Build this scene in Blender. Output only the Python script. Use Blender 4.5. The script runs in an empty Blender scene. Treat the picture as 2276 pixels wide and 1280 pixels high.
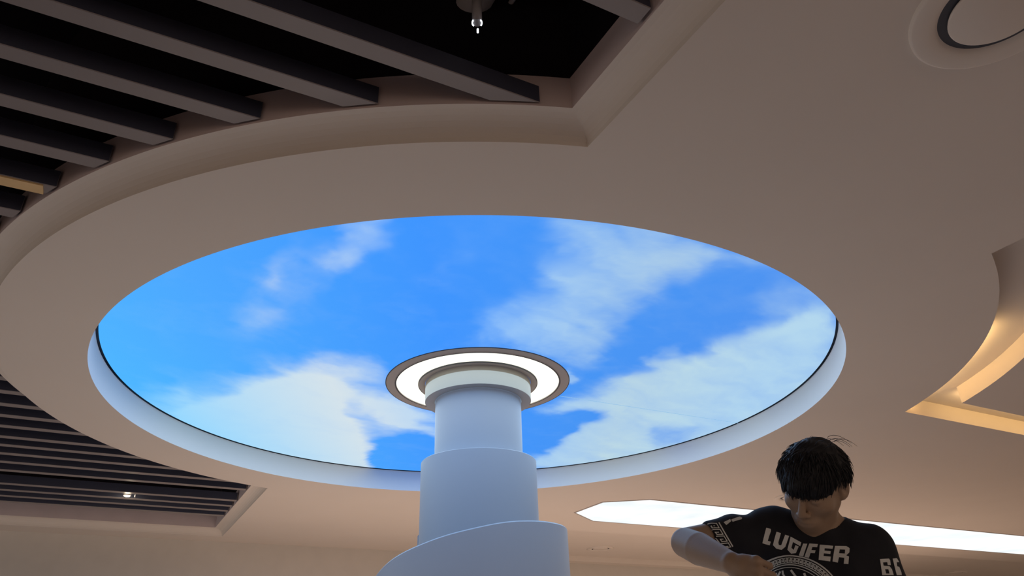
import bpy, bmesh, math, random
import numpy as np
from mathutils import Vector, Matrix, Euler
from mathutils.geometry import delaunay_2d_cdt
from mathutils.bvhtree import BVHTree

random.seed(7); np.random.seed(7)
SC = bpy.context.scene
COL = SC.collection
# ------------------------------------------------------------------ camera
H = 2.0                      # ceiling above the lens (m)
ZC = 1.2                     # lens above the floor
FPX, PITCH, ROLL = 1642.6, 0.4969, -0.0346
cam = bpy.data.cameras.new('camera'); cam.sensor_width = 36.0; cam.lens = 36.0 * FPX / 2276.0
cam.clip_start = 0.02; cam.clip_end = 200
camo = bpy.data.objects.new('camera', cam); COL.objects.link(camo)
cp, sp, cr, sr = math.cos(PITCH), math.sin(PITCH), math.cos(ROLL), math.sin(ROLL)
rt = Vector((cr, -sr * sp, sr * cp)); up = Vector((-sr, -cr * sp, cr * cp)); fw = Vector((0, cp, sp))
camo.matrix_world = Matrix(((rt.x, up.x, -fw.x, 0), (rt.y, up.y, -fw.y, 0), (rt.z, up.z, -fw.z, ZC), (0, 0, 0, 1)))
SC.camera = camo
# ------------------------------------------------------------------ colour management
SC.view_settings.view_transform = 'Standard'; SC.view_settings.look = 'None'
SC.view_settings.exposure = 0.0; SC.view_settings.gamma = 1.0; SC.view_settings.use_curve_mapping = False
# ------------------------------------------------------------------ world (the mall hall beyond the open shop front)
w = bpy.data.worlds.new('hall'); SC.world = w; w.use_nodes = True
w.node_tree.nodes['Background'].inputs[0].default_value = (1.0, 0.77, 0.60, 1)
w.node_tree.nodes['Background'].inputs[1].default_value = 0.58
# frame of the room: d runs along the ceiling beams, n across them, h = height above the lens; all in units of H
AZ = 0.5021
DX, DY = math.cos(AZ), math.sin(AZ)
CX, CY = -0.16, 2.8717
CD, CN = CX * DX + CY * DY, -CX * DY + CY * DX
def P(d, n, h): return Vector(((d * DX - n * DY) * H, (d * DY + n * DX) * H, ZC + h * H))
def PC(r, a, h, ox=0.0): return Vector(((CX + ox + r * math.cos(a)) * H, (CY + r * math.sin(a)) * H, ZC + h * H))
def area(name, loc, rot, sx, sy, col, power, shape='RECTANGLE', spread=math.pi):
    l = bpy.data.lights.new(name, 'AREA'); l.shape = shape; l.size = sx
    if shape in ('RECTANGLE', 'ELLIPSE'): l.size_y = sy
    l.color = col; l.energy = power; l.spread = spread
    o = bpy.data.objects.new(name, l); COL.objects.link(o); o.location = loc; o.rotation_euler = rot
    return o
RZ = AZ
# added upward fill lamps standing in for light bounced off the floor
area('far_bounce_fill', P(3.6, 4.3, -0.52), (math.pi, 0, RZ), 13.5, 2.8, (1.0, 0.73, 0.56), 128)
area('side_fill_light', P(-3.6, 4.6, 0.25), (math.pi / 2, 0, RZ - math.pi / 2), 3.0, 2.0, (0.95, 0.97, 1.0), 55)  # added fill lamp from the left, brightens the column's edges
area('near_bounce_fill', P(0.9, 2.4, -0.56), (math.pi, 0, RZ), 5, 3, (1.0, 0.80, 0.66), 26)  # added fill lamp, imitates bounce from the nearer floor
# the big round sky screen lights the hall below it
area('sky_screen_light', PC(0, 0, 1.085), (0, 0, 0), 4.9, 4.9, (0.52, 0.74, 1.0), 92, 'DISK')
# ------------------------------------------------------------------ materials
def mat(name, col, rough=0.6, metal=0.0, noise=0.0, nscale=6.0, bump=0.0, bscale=200.0, emit=None, estr=0.0, spec=0.5, sheen=0.0):
    m = bpy.data.materials.new(name); m.use_nodes = True
    nt = m.node_tree; b = nt.nodes['Principled BSDF']
    b.inputs['Base Color'].default_value = (*col, 1); b.inputs['Roughness'].default_value = rough
    b.inputs['Metallic'].default_value = metal; b.inputs['Specular IOR Level'].default_value = spec
    if sheen: b.inputs['Sheen Weight'].default_value = sheen
    tc = nt.nodes.new('ShaderNodeTexCoord')
    if noise:
        n = nt.nodes.new('ShaderNodeTexNoise'); n.inputs['Scale'].default_value = nscale; n.inputs['Detail'].default_value = 5
        nt.links.new(tc.outputs['Object'], n.inputs['Vector'])
        mx = nt.nodes.new('ShaderNodeMix'); mx.data_type = 'RGBA'
        mx.inputs[6].default_value = (*[max(0, c * (1 - noise)) for c in col], 1)
        mx.inputs[7].default_value = (*[min(1, c * (1 + noise)) for c in col], 1)
        nt.links.new(n.outputs['Fac'], mx.inputs[0]); nt.links.new(mx.outputs[2], b.inputs['Base Color'])
    if bump:
        n2 = nt.nodes.new('ShaderNodeTexNoise'); n2.inputs['Scale'].default_value = bscale; n2.inputs['Detail'].default_value = 3
        nt.links.new(tc.outputs['Object'], n2.inputs['Vector'])
        bp = nt.nodes.new('ShaderNodeBump'); bp.inputs['Strength'].default_value = bump; bp.inputs['Distance'].default_value = 0.002
        nt.links.new(n2.outputs['Fac'], bp.inputs['Height']); nt.links.new(bp.outputs['Normal'], b.inputs['Normal'])
    if emit:
        b.inputs['Emission Color'].default_value = (*emit, 1); b.inputs['Emission Strength'].default_value = estr
    return m
M = {}
M['ceil'] = mat('painted_gypsum', (0.72, 0.655, 0.595), 0.9, noise=0.03, nscale=1.5, bump=0.05, bscale=60, spec=0.2)
M['wall'] = mat('wall_plaster', (0.60, 0.56, 0.51), 0.9, noise=0.06, nscale=5, bump=0.2, bscale=40, spec=0.2)
M['ringwhite'] = mat('white_gypsum', (0.80, 0.80, 0.80), 0.85, noise=0.02, nscale=2, spec=0.2)
M['fascia'] = mat('primer_grey', (0.62, 0.52, 0.52), 0.9, noise=0.08, nscale=4, spec=0.2)
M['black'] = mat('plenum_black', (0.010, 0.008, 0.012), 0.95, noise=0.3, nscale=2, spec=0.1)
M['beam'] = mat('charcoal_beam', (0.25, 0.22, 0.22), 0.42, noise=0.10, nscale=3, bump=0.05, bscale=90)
M['beamshade'] = mat('shaded_beam_side', (0.045, 0.05, 0.085), 0.6, noise=0.15, nscale=3)  # unlit sides of the same beams, shade put into a darker navy
M['warmlit'] = mat('warm_light_paint', (0.72, 0.50, 0.25), 0.6, noise=0.15, nscale=14)  # warm light on one beam's underside, put into a golden colour
M['duct'] = mat('dark_duct', (0.42, 0.40, 0.42), 0.45, metal=0.0, noise=0.2, nscale=5)
M['column'] = mat('pale_lacquer', (0.39, 0.42, 0.46), 0.45, noise=0.02, nscale=2, spec=0.4)
M['flange'] = mat('satin_ring', (0.44, 0.40, 0.38), 0.6, spec=0.3)
M['trimdark'] = mat('dark_edge', (0.05, 0.055, 0.07), 0.6)
M['collar'] = mat('cream_collar', (0.52, 0.50, 0.42), 0.7, spec=0.3)
M['lightcream'] = mat('ring_diffuser', (0.9, 0.9, 0.8), 0.6, emit=(1.0, 1.0, 0.84), estr=1.04)
M['lamp'] = mat('lamp_lens', (0.9, 0.85, 0.7), 0.3, emit=(1.0, 0.86, 0.62), estr=6)
M['coollamp'] = mat('cool_lamp_lens', (0.9, 0.9, 0.9), 0.3, emit=(0.9, 0.95, 1.0), estr=2.0)
M['floor'] = mat('floor_tile', (0.55, 0.42, 0.33), 0.35, noise=0.06, nscale=2)
M['chrome'] = mat('chrome', (0.6, 0.6, 0.6), 0.25, metal=1)
# ------------------------------------------------------------------ object helpers
def link(name, bm, m, parent=None, smooth=False, mats=None):
    me = bpy.data.meshes.new(name); bm.to_mesh(me); bm.free()
    for x in (mats or [m]): me.materials.append(x)
    if smooth:
        for p in me.polygons: p.use_smooth = True
    o = bpy.data.objects.new(name, me); COL.objects.link(o)
    if parent is not None: o.parent = parent; o.matrix_parent_inverse = parent.matrix_world.inverted()
    return o
def frompy(name, vs, fs, m, parent=None, smooth=False, mats=None, fm=None):
    me = bpy.data.meshes.new(name); me.from_pydata([tuple(v) for v in vs], [], [tuple(f) for f in fs]); me.update()
    for x in (mats or [m]): me.materials.append(x)
    if fm is not None:
        for i, p in enumerate(me.polygons): p.material_index = fm[i]
    if smooth:
        for p in me.polygons: p.use_smooth = True
    o = bpy.data.objects.new(name, me); COL.objects.link(o)
    if parent is not None: o.parent = parent; o.matrix_parent_inverse = parent.matrix_world.inverted()
    return o
def empty(name, loc, rz=0):
    o = bpy.data.objects.new(name, None); COL.objects.link(o); o.location = loc; o.rotation_euler = (0, 0, rz)
    o.empty_display_size = 0.1
    o.matrix_world = Matrix.Translation(Vector(loc)) @ Matrix.Rotation(rz, 4, 'Z')
    return o
def tag(o, label=None, cat=None, group=None, kind=None):
    if label: o['label'] = label
    if cat: o['category'] = cat
    if group: o['group'] = group
    o['kind'] = kind or 'thing'
    return o
def struct(o): o['kind'] = 'structure'; return o
def box_pts(c, ax, ay, az):
    vs = []
    for sx, sy, sz in [(-1,-1,-1),(1,-1,-1),(1,1,-1),(-1,1,-1),(-1,-1,1),(1,-1,1),(1,1,1),(-1,1,1)]:
        vs.append(c + ax * sx + ay * sy + az * sz)
    return vs, [(0,3,2,1),(4,5,6,7),(0,1,5,4),(1,2,6,5),(2,3,7,6),(3,0,4,7)]
def lathe(name, prof, m, ox=0.006, seg=160, a0=0.0, a1=2*math.pi, parent=None, smooth=False, mats=None, pm=None, cxy=None, closed=False):
    """revolve (r, h) profile about the column axis (or about cxy)"""
    full = abs(a1 - a0 - 2 * math.pi) < 1e-6
    k = seg if full else seg + 1
    vs, fs, fm = [], [], []
    for i in range(k):
        a = a0 + (a1 - a0) * i / seg
        for r, h in prof:
            if cxy is None: vs.append(PC(r, a, h, ox))
            else: vs.append(Vector((cxy[0] + r * H * math.cos(a), cxy[1] + r * H * math.sin(a), ZC + h * H)))
    L = len(prof)
    for i in range(seg):
        j = (i + 1) % k
        for t in range(L if closed else L - 1):
            u = (t + 1) % L
            fs.append((i * L + t, j * L + t, j * L + u, i * L + u)); fm.append(pm[t] if pm else 0)
    o = frompy(name, vs, fs, m, parent, smooth, mats, fm)
    bm = bmesh.new(); bm.from_mesh(o.data); bmesh.ops.remove_doubles(bm, verts=bm.verts, dist=1e-5)
    bmesh.ops.recalc_face_normals(bm, faces=bm.faces); bm.to_mesh(o.data); bm.free()
    return o
# ------------------------------------------------------------------ ceiling slab outline
R1, R2, R3, RC = 1.4024, 1.3939, 1.6723, 1.735       # hole, screen, ring edge, ring cove top
HS, HD = 1.112, 1.110                                  # screen and disc heights
D0, N0, N1 = 0.742, -0.35, 5.690                       # left recess straight edges
GD, GN, GR = 1.983, 1.900, 1.850                       # gold recess
IN, IR = 1.724, 2.040                                  # island panel in it
BD, B0, B1 = 2.5, 4.705, 5.95                          # far recess with the vents
WN = 6.10                                              # far wall
DL = -5.0
def inh(d, n):
    r = math.hypot(d - CD, n - CN)
    if r < R1: return True
    if DL < d < D0 and N0 < n < N1 and r > R3: return True
    if d > GD and d < 5.2 and -0.6 < n < GN and r > GR: return True
    if BD < d < 11 and B0 < n < B1: return True
    return False
def arc(r, a0, a1, k): return [(CD + r * math.cos(a0 + (a1 - a0) * i / k), CN + r * math.sin(a0 + (a1 - a0) * i / k)) for i in range(k + 1)]
def ceiling():
    pts, edges = [], []
    def poly(pl, close=True):
        s = len(pts); pts.extend(pl)
        for i in range(len(pl) - 1): edges.append((s + i, s + i + 1))
        if close: edges.append((s + len(pl) - 1, s))
    poly([(-7, -4), (13, -4), (13, WN), (-7, WN)])
    poly(arc(R1, 0, 2 * math.pi, 240)[:-1])
    aa = math.acos((D0 - CD) / R3)
    poly(arc(R3, aa, 2 * math.pi - aa, 200) + [(D0, N0), (DL, N0), (DL, N1), (D0, N1)])
    # gold recess corner, arc from the n = GN edge back to the d = GD edge
    b0 = math.asin((GN - CN) / GR); b1 = -math.acos((GD - CD) / GR)
    poly(arc(GR, b1, b0, 60) + [(5.2, GN), (5.2, -0.6), (GD, -0.6)])
    poly([(BD, B0), (11, B0), (11, B1), (BD, B1)])
    v, e, f, *_ = delaunay_2d_cdt([Vector(p) for p in pts], edges, [], 0, 1e-6)
    fs = []
    for t in f:
        c = sum((v[i] for i in t), Vector((0, 0))) / len(t)
        if not inh(c.x, c.y) and -7 < c.x < 13 and -4 < c.y < WN: fs.append(t)
    return struct(frompy('ceiling', [P(p.x, p.y, 1.0) for p in v], fs, M['ceil']))
ceiling()
def strip(name, path, m, smooth=False, mats=None, pm=None):
    """path: rows of (d,n,h) profile points; skins between neighbouring rows"""
    L = len(path[0]); vs = [P(*q) for row in path for q in row]; fs, fm = [], []
    for i in range(len(path) - 1):
        for t in range(L - 1):
            fs.append((i * L + t, (i + 1) * L + t, (i + 1) * L + t + 1, i * L + t + 1)); fm.append(pm[t] if pm else 0)
    return struct(frompy(name, vs, fs, m, None, smooth, mats, fm))
HC, HV, HT = 1.046, 1.128, 1.75                        # cove top, end of grey fascia, plenum roof
def cove(off):     # concave cornice between the soffit edge (0) and its top lip (off)
    k = 7; out = []
    for i in range(k + 1):
        t = i / k * math.pi / 2
        out.append((off * (1 - math.cos(t)), 1.0 + (HC - 1.0) * math.sin(t)))
    return out
prof = cove(RC - R3)
# outline of the left recess as outward offset path: arc of the ring, then straight edge, far edge
rows = []
a_in = math.acos((D0 - CD) / R3)
for i in range(161):
    u = i / 160; row = []
    for o_, h_ in prof + [(RC - R3, HV)]:
        r = R3 + o_; dd = D0 - o_
        aa = math.acos((dd - CD) / r)
        a = aa + (2 * math.pi - 2 * aa) * u
        row.append((CD + r * math.cos(a), CN + r * math.sin(a), h_))
    rows.append(row)
strip('trim_1', rows, None, mats=[M['ceil'], M['fascia']], pm=[0] * 7 + [1])
def edge_rows(kind):
    rows = []
    for e in (0, 1):
        row = []
        for o_, h_ in prof + [(RC - R3, HV)]:
            r = R3 + o_; dd = D0 - o_
            sg = math.sqrt(r * r - (dd - CD) ** 2)
            if kind == 'lo': n = (CN - sg) if e else N0 + o_; row.append((dd, n, h_))
            elif kind == 'hi': n = (CN + sg) if not e else N1 - o_; row.append((dd, n, h_))
            elif kind == 'far': row.append(((D0 - o_) if not e else DL, N1 - o_, h_))
            else: row.append(((D0 - o_) if not e else DL, N0 + o_, h_))
        rows.append(row)
    return rows
for i, k in enumerate(('lo', 'hi', 'far', 'near')):
    strip('trim_%d' % (i + 2), edge_rows(k), None, mats=[M['ceil'], M['fascia']], pm=[0] * 7 + [1])
# plenum above the beams: dark walls and slab
def plenum():
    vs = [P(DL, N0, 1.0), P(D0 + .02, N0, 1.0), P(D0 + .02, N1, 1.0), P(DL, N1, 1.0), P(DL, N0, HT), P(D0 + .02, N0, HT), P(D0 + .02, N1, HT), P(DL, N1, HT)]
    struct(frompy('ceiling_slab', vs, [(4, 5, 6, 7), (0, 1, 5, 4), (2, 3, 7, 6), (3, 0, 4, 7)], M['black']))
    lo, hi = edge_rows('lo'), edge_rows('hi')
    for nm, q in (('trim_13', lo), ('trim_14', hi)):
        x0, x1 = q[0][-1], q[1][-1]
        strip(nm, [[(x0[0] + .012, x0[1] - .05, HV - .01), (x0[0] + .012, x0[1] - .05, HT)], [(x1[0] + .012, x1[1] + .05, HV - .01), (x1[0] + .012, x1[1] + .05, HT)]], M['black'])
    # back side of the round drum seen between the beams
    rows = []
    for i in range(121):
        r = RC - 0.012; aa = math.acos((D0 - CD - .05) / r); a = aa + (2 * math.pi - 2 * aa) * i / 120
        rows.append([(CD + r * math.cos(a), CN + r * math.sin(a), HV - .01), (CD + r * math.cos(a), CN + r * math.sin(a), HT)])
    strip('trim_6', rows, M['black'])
plenum()
# ring around the screen: white inner face, dark shadow gap above it
o = lathe('trim_7', [(R1, 1.0), (R1, 1.1095), (R1 + 0.02, 1.1095), (R1 + 0.02, 1.14)], None, ox=0.0, seg=240, mats=[M['ringwhite'], M['trimdark']], pm=[0, 1, 1]); struct(o)
for p in o.data.polygons: p.use_smooth = False
# gold recess
HG = 1.072
b0 = math.asin((GN - CN) / GR); b1 = -math.acos((GD - CD) / GR)
ga = arc(GR, b1, b0, 60)
strip('trim_8', [[(d, n, 1.0), (d, n, HG)] for d, n in ga], M['ceil'])
strip('trim_9', [[(ga[-1][0], GN, 1.0), (ga[-1][0], GN, HG)], [(5.2, GN, 1.0), (5.2, GN, HG)]], M['ceil'])
strip('trim_10', [[(GD, ga[0][1], 1.0), (GD, ga[0][1], HG)], [(GD, -0.6, 1.0), (GD, -0.6, HG)], [(5.2, -0.6, 1.0), (5.2, -0.6, HG)]], M['ceil'])
tp = ga + [(5.2, GN), (5.2, -0.6), (GD, -0.6)]
tv, _, tf, *_ = delaunay_2d_cdt([Vector(p) for p in tp], [(i, (i + 1) % len(tp)) for i in range(len(tp))], [], 1, 1e-6)
struct(frompy('ceiling_tray', [P(p.x, p.y, HG) for p in tv], tf, M['ceil']))
ID = 2.16
c0 = math.asin((IN - CN) / IR); c1 = -math.acos((ID - CD) / IR)
ia = arc(IR, c1, c0, 60) + [(5.0, IN), (5.0, -0.4), (ID, -0.4)]
k = len(ia)
vs = [P(d, n, 1.0) for d, n in ia] + [P(d, n, HG - .0005) for d, n in ia]
o = frompy('ceiling_island', vs, [tuple(range(k))] + [(i, (i + 1) % k, (i + 1) % k + k, i + k) for i in range(k)], M['ceil']); struct(o)
# warm cove strips hidden on the near side of the gold recess
for t in (0.55, 0.67, 0.79, 0.90, 0.985):
    a = b1 + (b0 - b1) * t
    loc = P(CD + (GR + 0.012) * math.cos(a), CN + (GR + 0.012) * math.sin(a), 1.022)
    aw = a + AZ
    area('cove_strip_light', loc, (2.75, 0, aw - math.pi / 2), 0.34, 0.03, (1.0, 0.64, 0.26), 0.85)
area('cove_strip_light', P(4.0, IN + 0.012, 1.03), (2.1, 0, AZ), 3.4, 0.03, (1.0, 0.64, 0.26), 5.2)
# far recess with vents, riser, cornice
HB = 1.045
struct(frompy('ceiling_far_tray', [P(BD, B0, HB), P(11, B0, HB), P(11, B1, HB), P(BD, B1, HB)], [(0, 1, 2, 3)], M['ceil']))
strip('trim_11', [[(BD, B0, 1.0), (BD, B0, HB)], [(11, B0, 1.0), (11, B0, HB)], [(11, B1, 1.0), (11, B1, HB)], [(BD, B1, 1.0), (BD, B1, HB)], [(BD, B0, 1.0), (BD, B0, HB)]], M['ceil'])
# walls and floor
def quad(name, a, b, z0, z1, m): return struct(frompy(name, [Vector((a.x, a.y, z0)), Vector((b.x, b.y, z0)), Vector((b.x, b.y, z1)), Vector((a.x, a.y, z1))], [(0, 1, 2, 3)], m))
quad('wall_far', P(-7, 5.90, 0), P(BD - .2, 5.90, 0), 0.0, ZC + H, M['wall'])
quad('wall_far_right', P(BD - .2, WN - .02, 0), P(13, WN - .02, 0), 0.0, ZC + H, M['wall'])
quad('wall_far_return', P(BD - .2, 5.90, 0), P(BD - .2, WN - .02, 0), 0.0, ZC + H, M['wall'])
a, b, c, d_ = P(-7, -4, 0), P(13, -4, 0), P(13, WN, 0), P(-7, WN, 0)
fl = struct(frompy('floor', [Vector((q.x, q.y, 0.0)) for q in (a, b, c, d_)], [(0, 1, 2, 3)], M['floor']))
# ------------------------------------------------------------------ beams
NB = [.645, .925, 1.065, 1.2056, 1.344, 1.477, 1.623, 1.761] + [1.761 + .14456 * i for i in range(1, 10)] + \
     [3.213, 3.356, 3.501, 3.659, 3.792, 3.934, 4.086, 4.2485, 4.534, 4.680, 4.826, 4.972]
HBM, TH = 1.050, 0.046
words = ['first','second','third','fourth','fifth','sixth','seventh','eighth','ninth','tenth','eleventh','twelfth','thirteenth','fourteenth','fifteenth','sixteenth','seventeenth','eighteenth','nineteenth','twentieth']
NBT = len(NB)
def beam(i, n0):
    n1 = (n0 + 0.0385) * HBM; n0 = n0 * HBM
    nm = 0.5 * (n0 + n1)
    de = D0 - 0.063 - 0.006
    ends = []
    for n in (n0, n1):
        e = de
        q = (RC + 0.005) ** 2 - (n - CN) ** 2
        if q > 0 and CD - math.sqrt(q) < de and abs(n - CN) < 1.66: e = CD - math.sqrt(q)
        ends.append(e)
    e = min(ends)
    e0, e1 = ends
    vs = [P(DL + .01, n0, HBM), P(e0, n0, HBM), P(e1, n1, HBM), P(DL + .01, n1, HBM), P(DL + .01, n0, HBM + TH), P(e0, n0, HBM + TH), P(e1, n1, HBM + TH), P(DL + .01, n1, HBM + TH)]
    c = P(e, nm, HBM + TH / 2)
    o = frompy('ceiling_beam', [v - c for v in vs], [(0, 3, 2, 1), (4, 5, 6, 7), (0, 1, 5, 4), (1, 2, 6, 5), (2, 3, 7, 6), (3, 0, 4, 7)], None, mats=[M['beam'], M['beamshade']], fm=[0, 1, 1, 1, 1, 1])
    o.location = c
    bm = bmesh.new(); bm.from_mesh(o.data); bmesh.ops.recalc_face_normals(bm, faces=bm.faces)
    bmesh.ops.bevel(bm, geom=[x for x in bm.edges], offset=0.003, segments=1, affect='EDGES'); bm.to_mesh(o.data); bm.free()
    j = NBT - 1 - i
    if i < 8:
        lab = 'dark charcoal ceiling beam, %s from the top right corner of the louvred opening' % words[i] if i else "short end of a dark ceiling beam at the opening's top right corner"
    elif j < 14:
        lab = 'thin dark slat of the louvred opening, %s counted from the far wall side' % words[j]
    else: lab = 'dark ceiling beam left of the round ring, %s from the top right corner' % words[i]
    if abs(n0 / HBM - 1.623) < 1e-3: lab = 'dark ceiling beam with a painted golden-lit end above the left ring edge'
    tag(o, lab, 'ceiling beam', 'dark beams across the ceiling opening')
    return o, e, n0, n1
for i, n0 in enumerate(NB):
    o, e, a, b = beam(i, n0)
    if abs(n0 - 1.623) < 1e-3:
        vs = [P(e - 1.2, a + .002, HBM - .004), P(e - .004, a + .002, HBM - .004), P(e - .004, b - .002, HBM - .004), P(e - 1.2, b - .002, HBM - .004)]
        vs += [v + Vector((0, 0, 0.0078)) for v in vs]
        bpy.context.view_layer.update()
        q = frompy('painted_warm_light', vs, [(0, 3, 2, 1), (4, 5, 6, 7), (0, 1, 5, 4), (1, 2, 6, 5), (2, 3, 7, 6), (3, 0, 4, 7)], M['warmlit'], o)  # added strip, its gold colour stands for warm light on the beam
        q['label'] = 'warm light painted as a golden strip under the beam'
# duct in the plenum with small ceiling spot
def tube(name, a, b, r, m, parent=None, seg=20, r2=None):
    ax = (b - a).normalized(); u = ax.orthogonal().normalized(); v = ax.cross(u); vs = []
    r2 = r if r2 is None else r2
    for q, rr in ((a, r), (b, r2)):
        for i in range(seg):
            t = 2 * math.pi * i / seg; vs.append(q + (u * math.cos(t) + v * math.sin(t)) * rr)
    fs = [(i, (i + 1) % seg, (i + 1) % seg + seg, i + seg) for i in range(seg)] + [tuple(range(seg))[::-1], tuple(range(seg, 2 * seg))]
    o = frompy(name, vs, fs, m, parent)
    for p in o.data.polygons:
        if len(p.vertices) == 4: p.use_smooth = True
    return o
duct = tube('air_duct', P(0.50, 0.0, 1.36), P(0.50, 2.3, 1.36), 0.075, M['duct'])
tag(duct, 'dark metal duct running through the black gap above the beams', 'duct')
pipe = tube('cable_pipe', P(0.575, 0.0, 1.36), P(0.575, 2.3, 1.36), 0.012, M['duct'])
tag(pipe, 'thin dark pipe alongside the duct in the black gap', 'pipe')
sp0 = P(0.455, 0.935, 1.165)
st = empty('ceiling_spotlight', sp0 + Vector((0, 0, 0.0)))
tube('body', sp0, sp0 + Vector((0, 0, .16)), 0.020, M['duct'], st)
def ring(name, c, r, w_, hh, m, parent, seg=48, a0=0, a1=2 * math.pi):
    vs, fs = [], []
    full = abs(a1 - a0 - 2 * math.pi) < 1e-6; kk = seg if full else seg + 1
    for i in range(kk):
        t = a0 + (a1 - a0) * i / seg
        for rr, z in ((r - w_, 0), (r, 0), (r, hh), (r - w_, hh)):
            vs.append(c + Vector((rr * math.cos(t), rr * math.sin(t), z)))
    for i in range(seg):
        j = (i + 1) % kk
        for t in range(4): fs.append((i * 4 + t, j * 4 + t, j * 4 + (t + 1) % 4, i * 4 + (t + 1) % 4))
    return frompy(name, vs, fs, m, parent)
for s in (0, 1):
    ring('lamp_rim', sp0 - Vector((0, 0, .004)), 0.0215, 0.004, .006, M['coollamp'], st, 12, -0.75 + s * math.pi, 0.75 + s * math.pi)
tube('indicator', sp0 + Vector((0.0, 0.05, .0)), sp0 + Vector((0, 0.05, .02)), 0.004, M['coollamp'], st)
tube('mount_stem', sp0 + Vector((0, 0, .15)), sp0 + Vector((0, 0, .34)), 0.008, M['duct'], st)
tag(st, 'tiny spotlight with two bright crescents below the dark duct', 'spotlight')
s2 = P(0.0793, 4.860, 1.050)
st = empty('ceiling_spotlight', s2)
tube('housing', s2 + Vector((0, 0, .003)), s2 + Vector((0, 0, .12)), 0.042, M['duct'], st, r2=0.036)
tube('lens', s2 - Vector((0, 0, .004)), s2 + Vector((0, 0, .004)), 0.032, M['lamp'], st)
tube('bracket', s2 + Vector((0.075, 0.035, -.01)), s2 + Vector((0.075, 0.035, .10)), 0.006, M['chrome'], st)
tag(st, 'small lit spotlight between the slats at the lower left', 'spotlight')
pl_ = bpy.data.lights.new('slat_spot', 'POINT'); pl_.energy = 0.7; pl_.color = (1, .85, .6); pl_.shadow_soft_size = .03
po = bpy.data.objects.new('slat_spot', pl_); COL.objects.link(po); po.location = s2 - Vector((0, 0, .05))
# ------------------------------------------------------------------ round flush vents
def vent(d, n, h, label, R=0.12, lit=False, tilt=0.0):
    c = P(d, n, h); e = empty('round_ceiling_vent', c)
    seg = 72
    def lat(name, pr, m, smooth=True):
        vs, fs = [], []
        for i in range(seg):
            t = 2 * math.pi * i / seg
            for r, z in pr: vs.append(c + Vector((r * H * math.cos(t), r * H * math.sin(t), z * H)))
        L = len(pr)
        for i in range(seg):
            j = (i + 1) % seg
            for t in range(L - 1): fs.append((i * L + t, j * L + t, j * L + t + 1, i * L + t + 1))
        o = frompy(name, vs, fs, m, e, smooth); return o
    lat('outer_ring', [(R, .0), (R, -.006), (R * .965, -.0085), (R * .80, -.0085), (R * .72, -.006), (R * .66, .0)], M['ceil'])
    lat('dark_gap', [(R * .70, -.0012), (R * .30, -.0014)], M['trimdark'], False)
    zd = 0.0 if R > .13 else .0055
    lat('inner_disc', [(R * .56, -.004 + zd * .4), (R * .57, -.008 + zd), (R * .55, -.0105 + zd), (R * .0001, -.0105 + zd)], M['ceil'], True)
    tag(e, label, 'ceiling vent', 'round flush vents in the ceiling')
    return e
vent(*[(0.8471 * DX + 0.8950 * DY), (-0.8471 * DY + 0.8950 * DX), 1.0], 'large round vent with a dark gap in the ceiling, top right corner', R=0.140)
vent(3.83, 5.55, HB, 'small round vent in the far recess just right of the column', R=0.115)
vent(8.97, 5.72, HB, 'small round vent in the far recess at bottom right, behind the man', R=0.115)
vent(3.76, 3.30, 1.0, 'round vent half hidden behind the left side of the man\'s head', R=0.115)
dl = empty('recessed_downlight', P(5.05, 5.72, HB))
tube('trim_ring', P(5.05, 5.72, HB) - Vector((0, 0, .012)), P(5.05, 5.72, HB) - Vector((0, 0, .001)), 0.10, M['collar'], dl, 32)
tube('lens', P(5.05, 5.72, HB) - Vector((0, 0, .018)), P(5.05, 5.72, HB) - Vector((0, 0, .004)), 0.075, M['lamp'], dl, 32)
tag(dl, 'small lit downlight by the far wall under the man\'s raised elbow', 'downlight')
# ------------------------------------------------------------------ white led panel at the far right
def cloudmat(name, white):
    m = bpy.data.materials.new(name); m.use_nodes = True; nt = m.node_tree; nt.nodes.clear()
    out = nt.nodes.new('ShaderNodeOutputMaterial'); em = nt.nodes.new('ShaderNodeEmission')
    nt.links.new(em.outputs[0], out.inputs[0]); return m, nt, em
m, nt, em = cloudmat('white_screen', True)
tc = nt.nodes.new('ShaderNodeTexCoord'); nz = nt.nodes.new('ShaderNodeTexNoise'); nz.inputs['Scale'].default_value = 1.2; nz.inputs['Detail'].default_value = 6
cr_ = nt.nodes.new('ShaderNodeValToRGB'); cr_.color_ramp.elements[0].position = .35; cr_.color_ramp.elements[0].color = (.80, .86, .88, 1)
cr_.color_ramp.elements[1].position = .6; cr_.color_ramp.elements[1].color = (1, 1, 1, 1)
nt.links.new(tc.outputs['Object'], nz.inputs['Vector']); nt.links.new(nz.outputs['Fac'], cr_.inputs['Fac']); nt.links.new(cr_.outputs['Color'], em.inputs['Color'])
em.inputs['Strength'].default_value = 1.12; M['whitescreen'] = m
oc = [(2.700, 4.159), (2.700, 3.842), (2.938, 3.680), (11.0, 3.700), (11.0, 4.330), (2.959, 4.345)]
k = len(oc); c = P(5, 4, 1.0)
ws = empty('white_light_panel', c)
frompy('screen', [P(d, n, 0.998) for d, n in oc], [tuple(range(k))], M['whitescreen'], ws)
io = [(a + (b_[0]), n + b_[1]) for (a, n), b_ in zip(oc, [(-.012, .006), (-.012, -.006), (-.004, -.012), (.01, -.012), (.01, .012), (-.004, .012)])]
vs = [P(d, n, .9975) for d, n in oc] + [P(d, n, .9975) for d, n in io] + [P(d, n, 1.0) for d, n in io]
frompy('frame', vs, [(i, (i + 1) % k, (i + 1) % k + k, i + k) for i in range(k)] + [(i + k, (i + 1) % k + k, (i + 1) % k + 2 * k, i + 2 * k) for i in range(k)], M['flange'], ws)
tag(ws, 'long bright white luminous ceiling panel with clipped corners behind the man', 'light panel')
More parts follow.
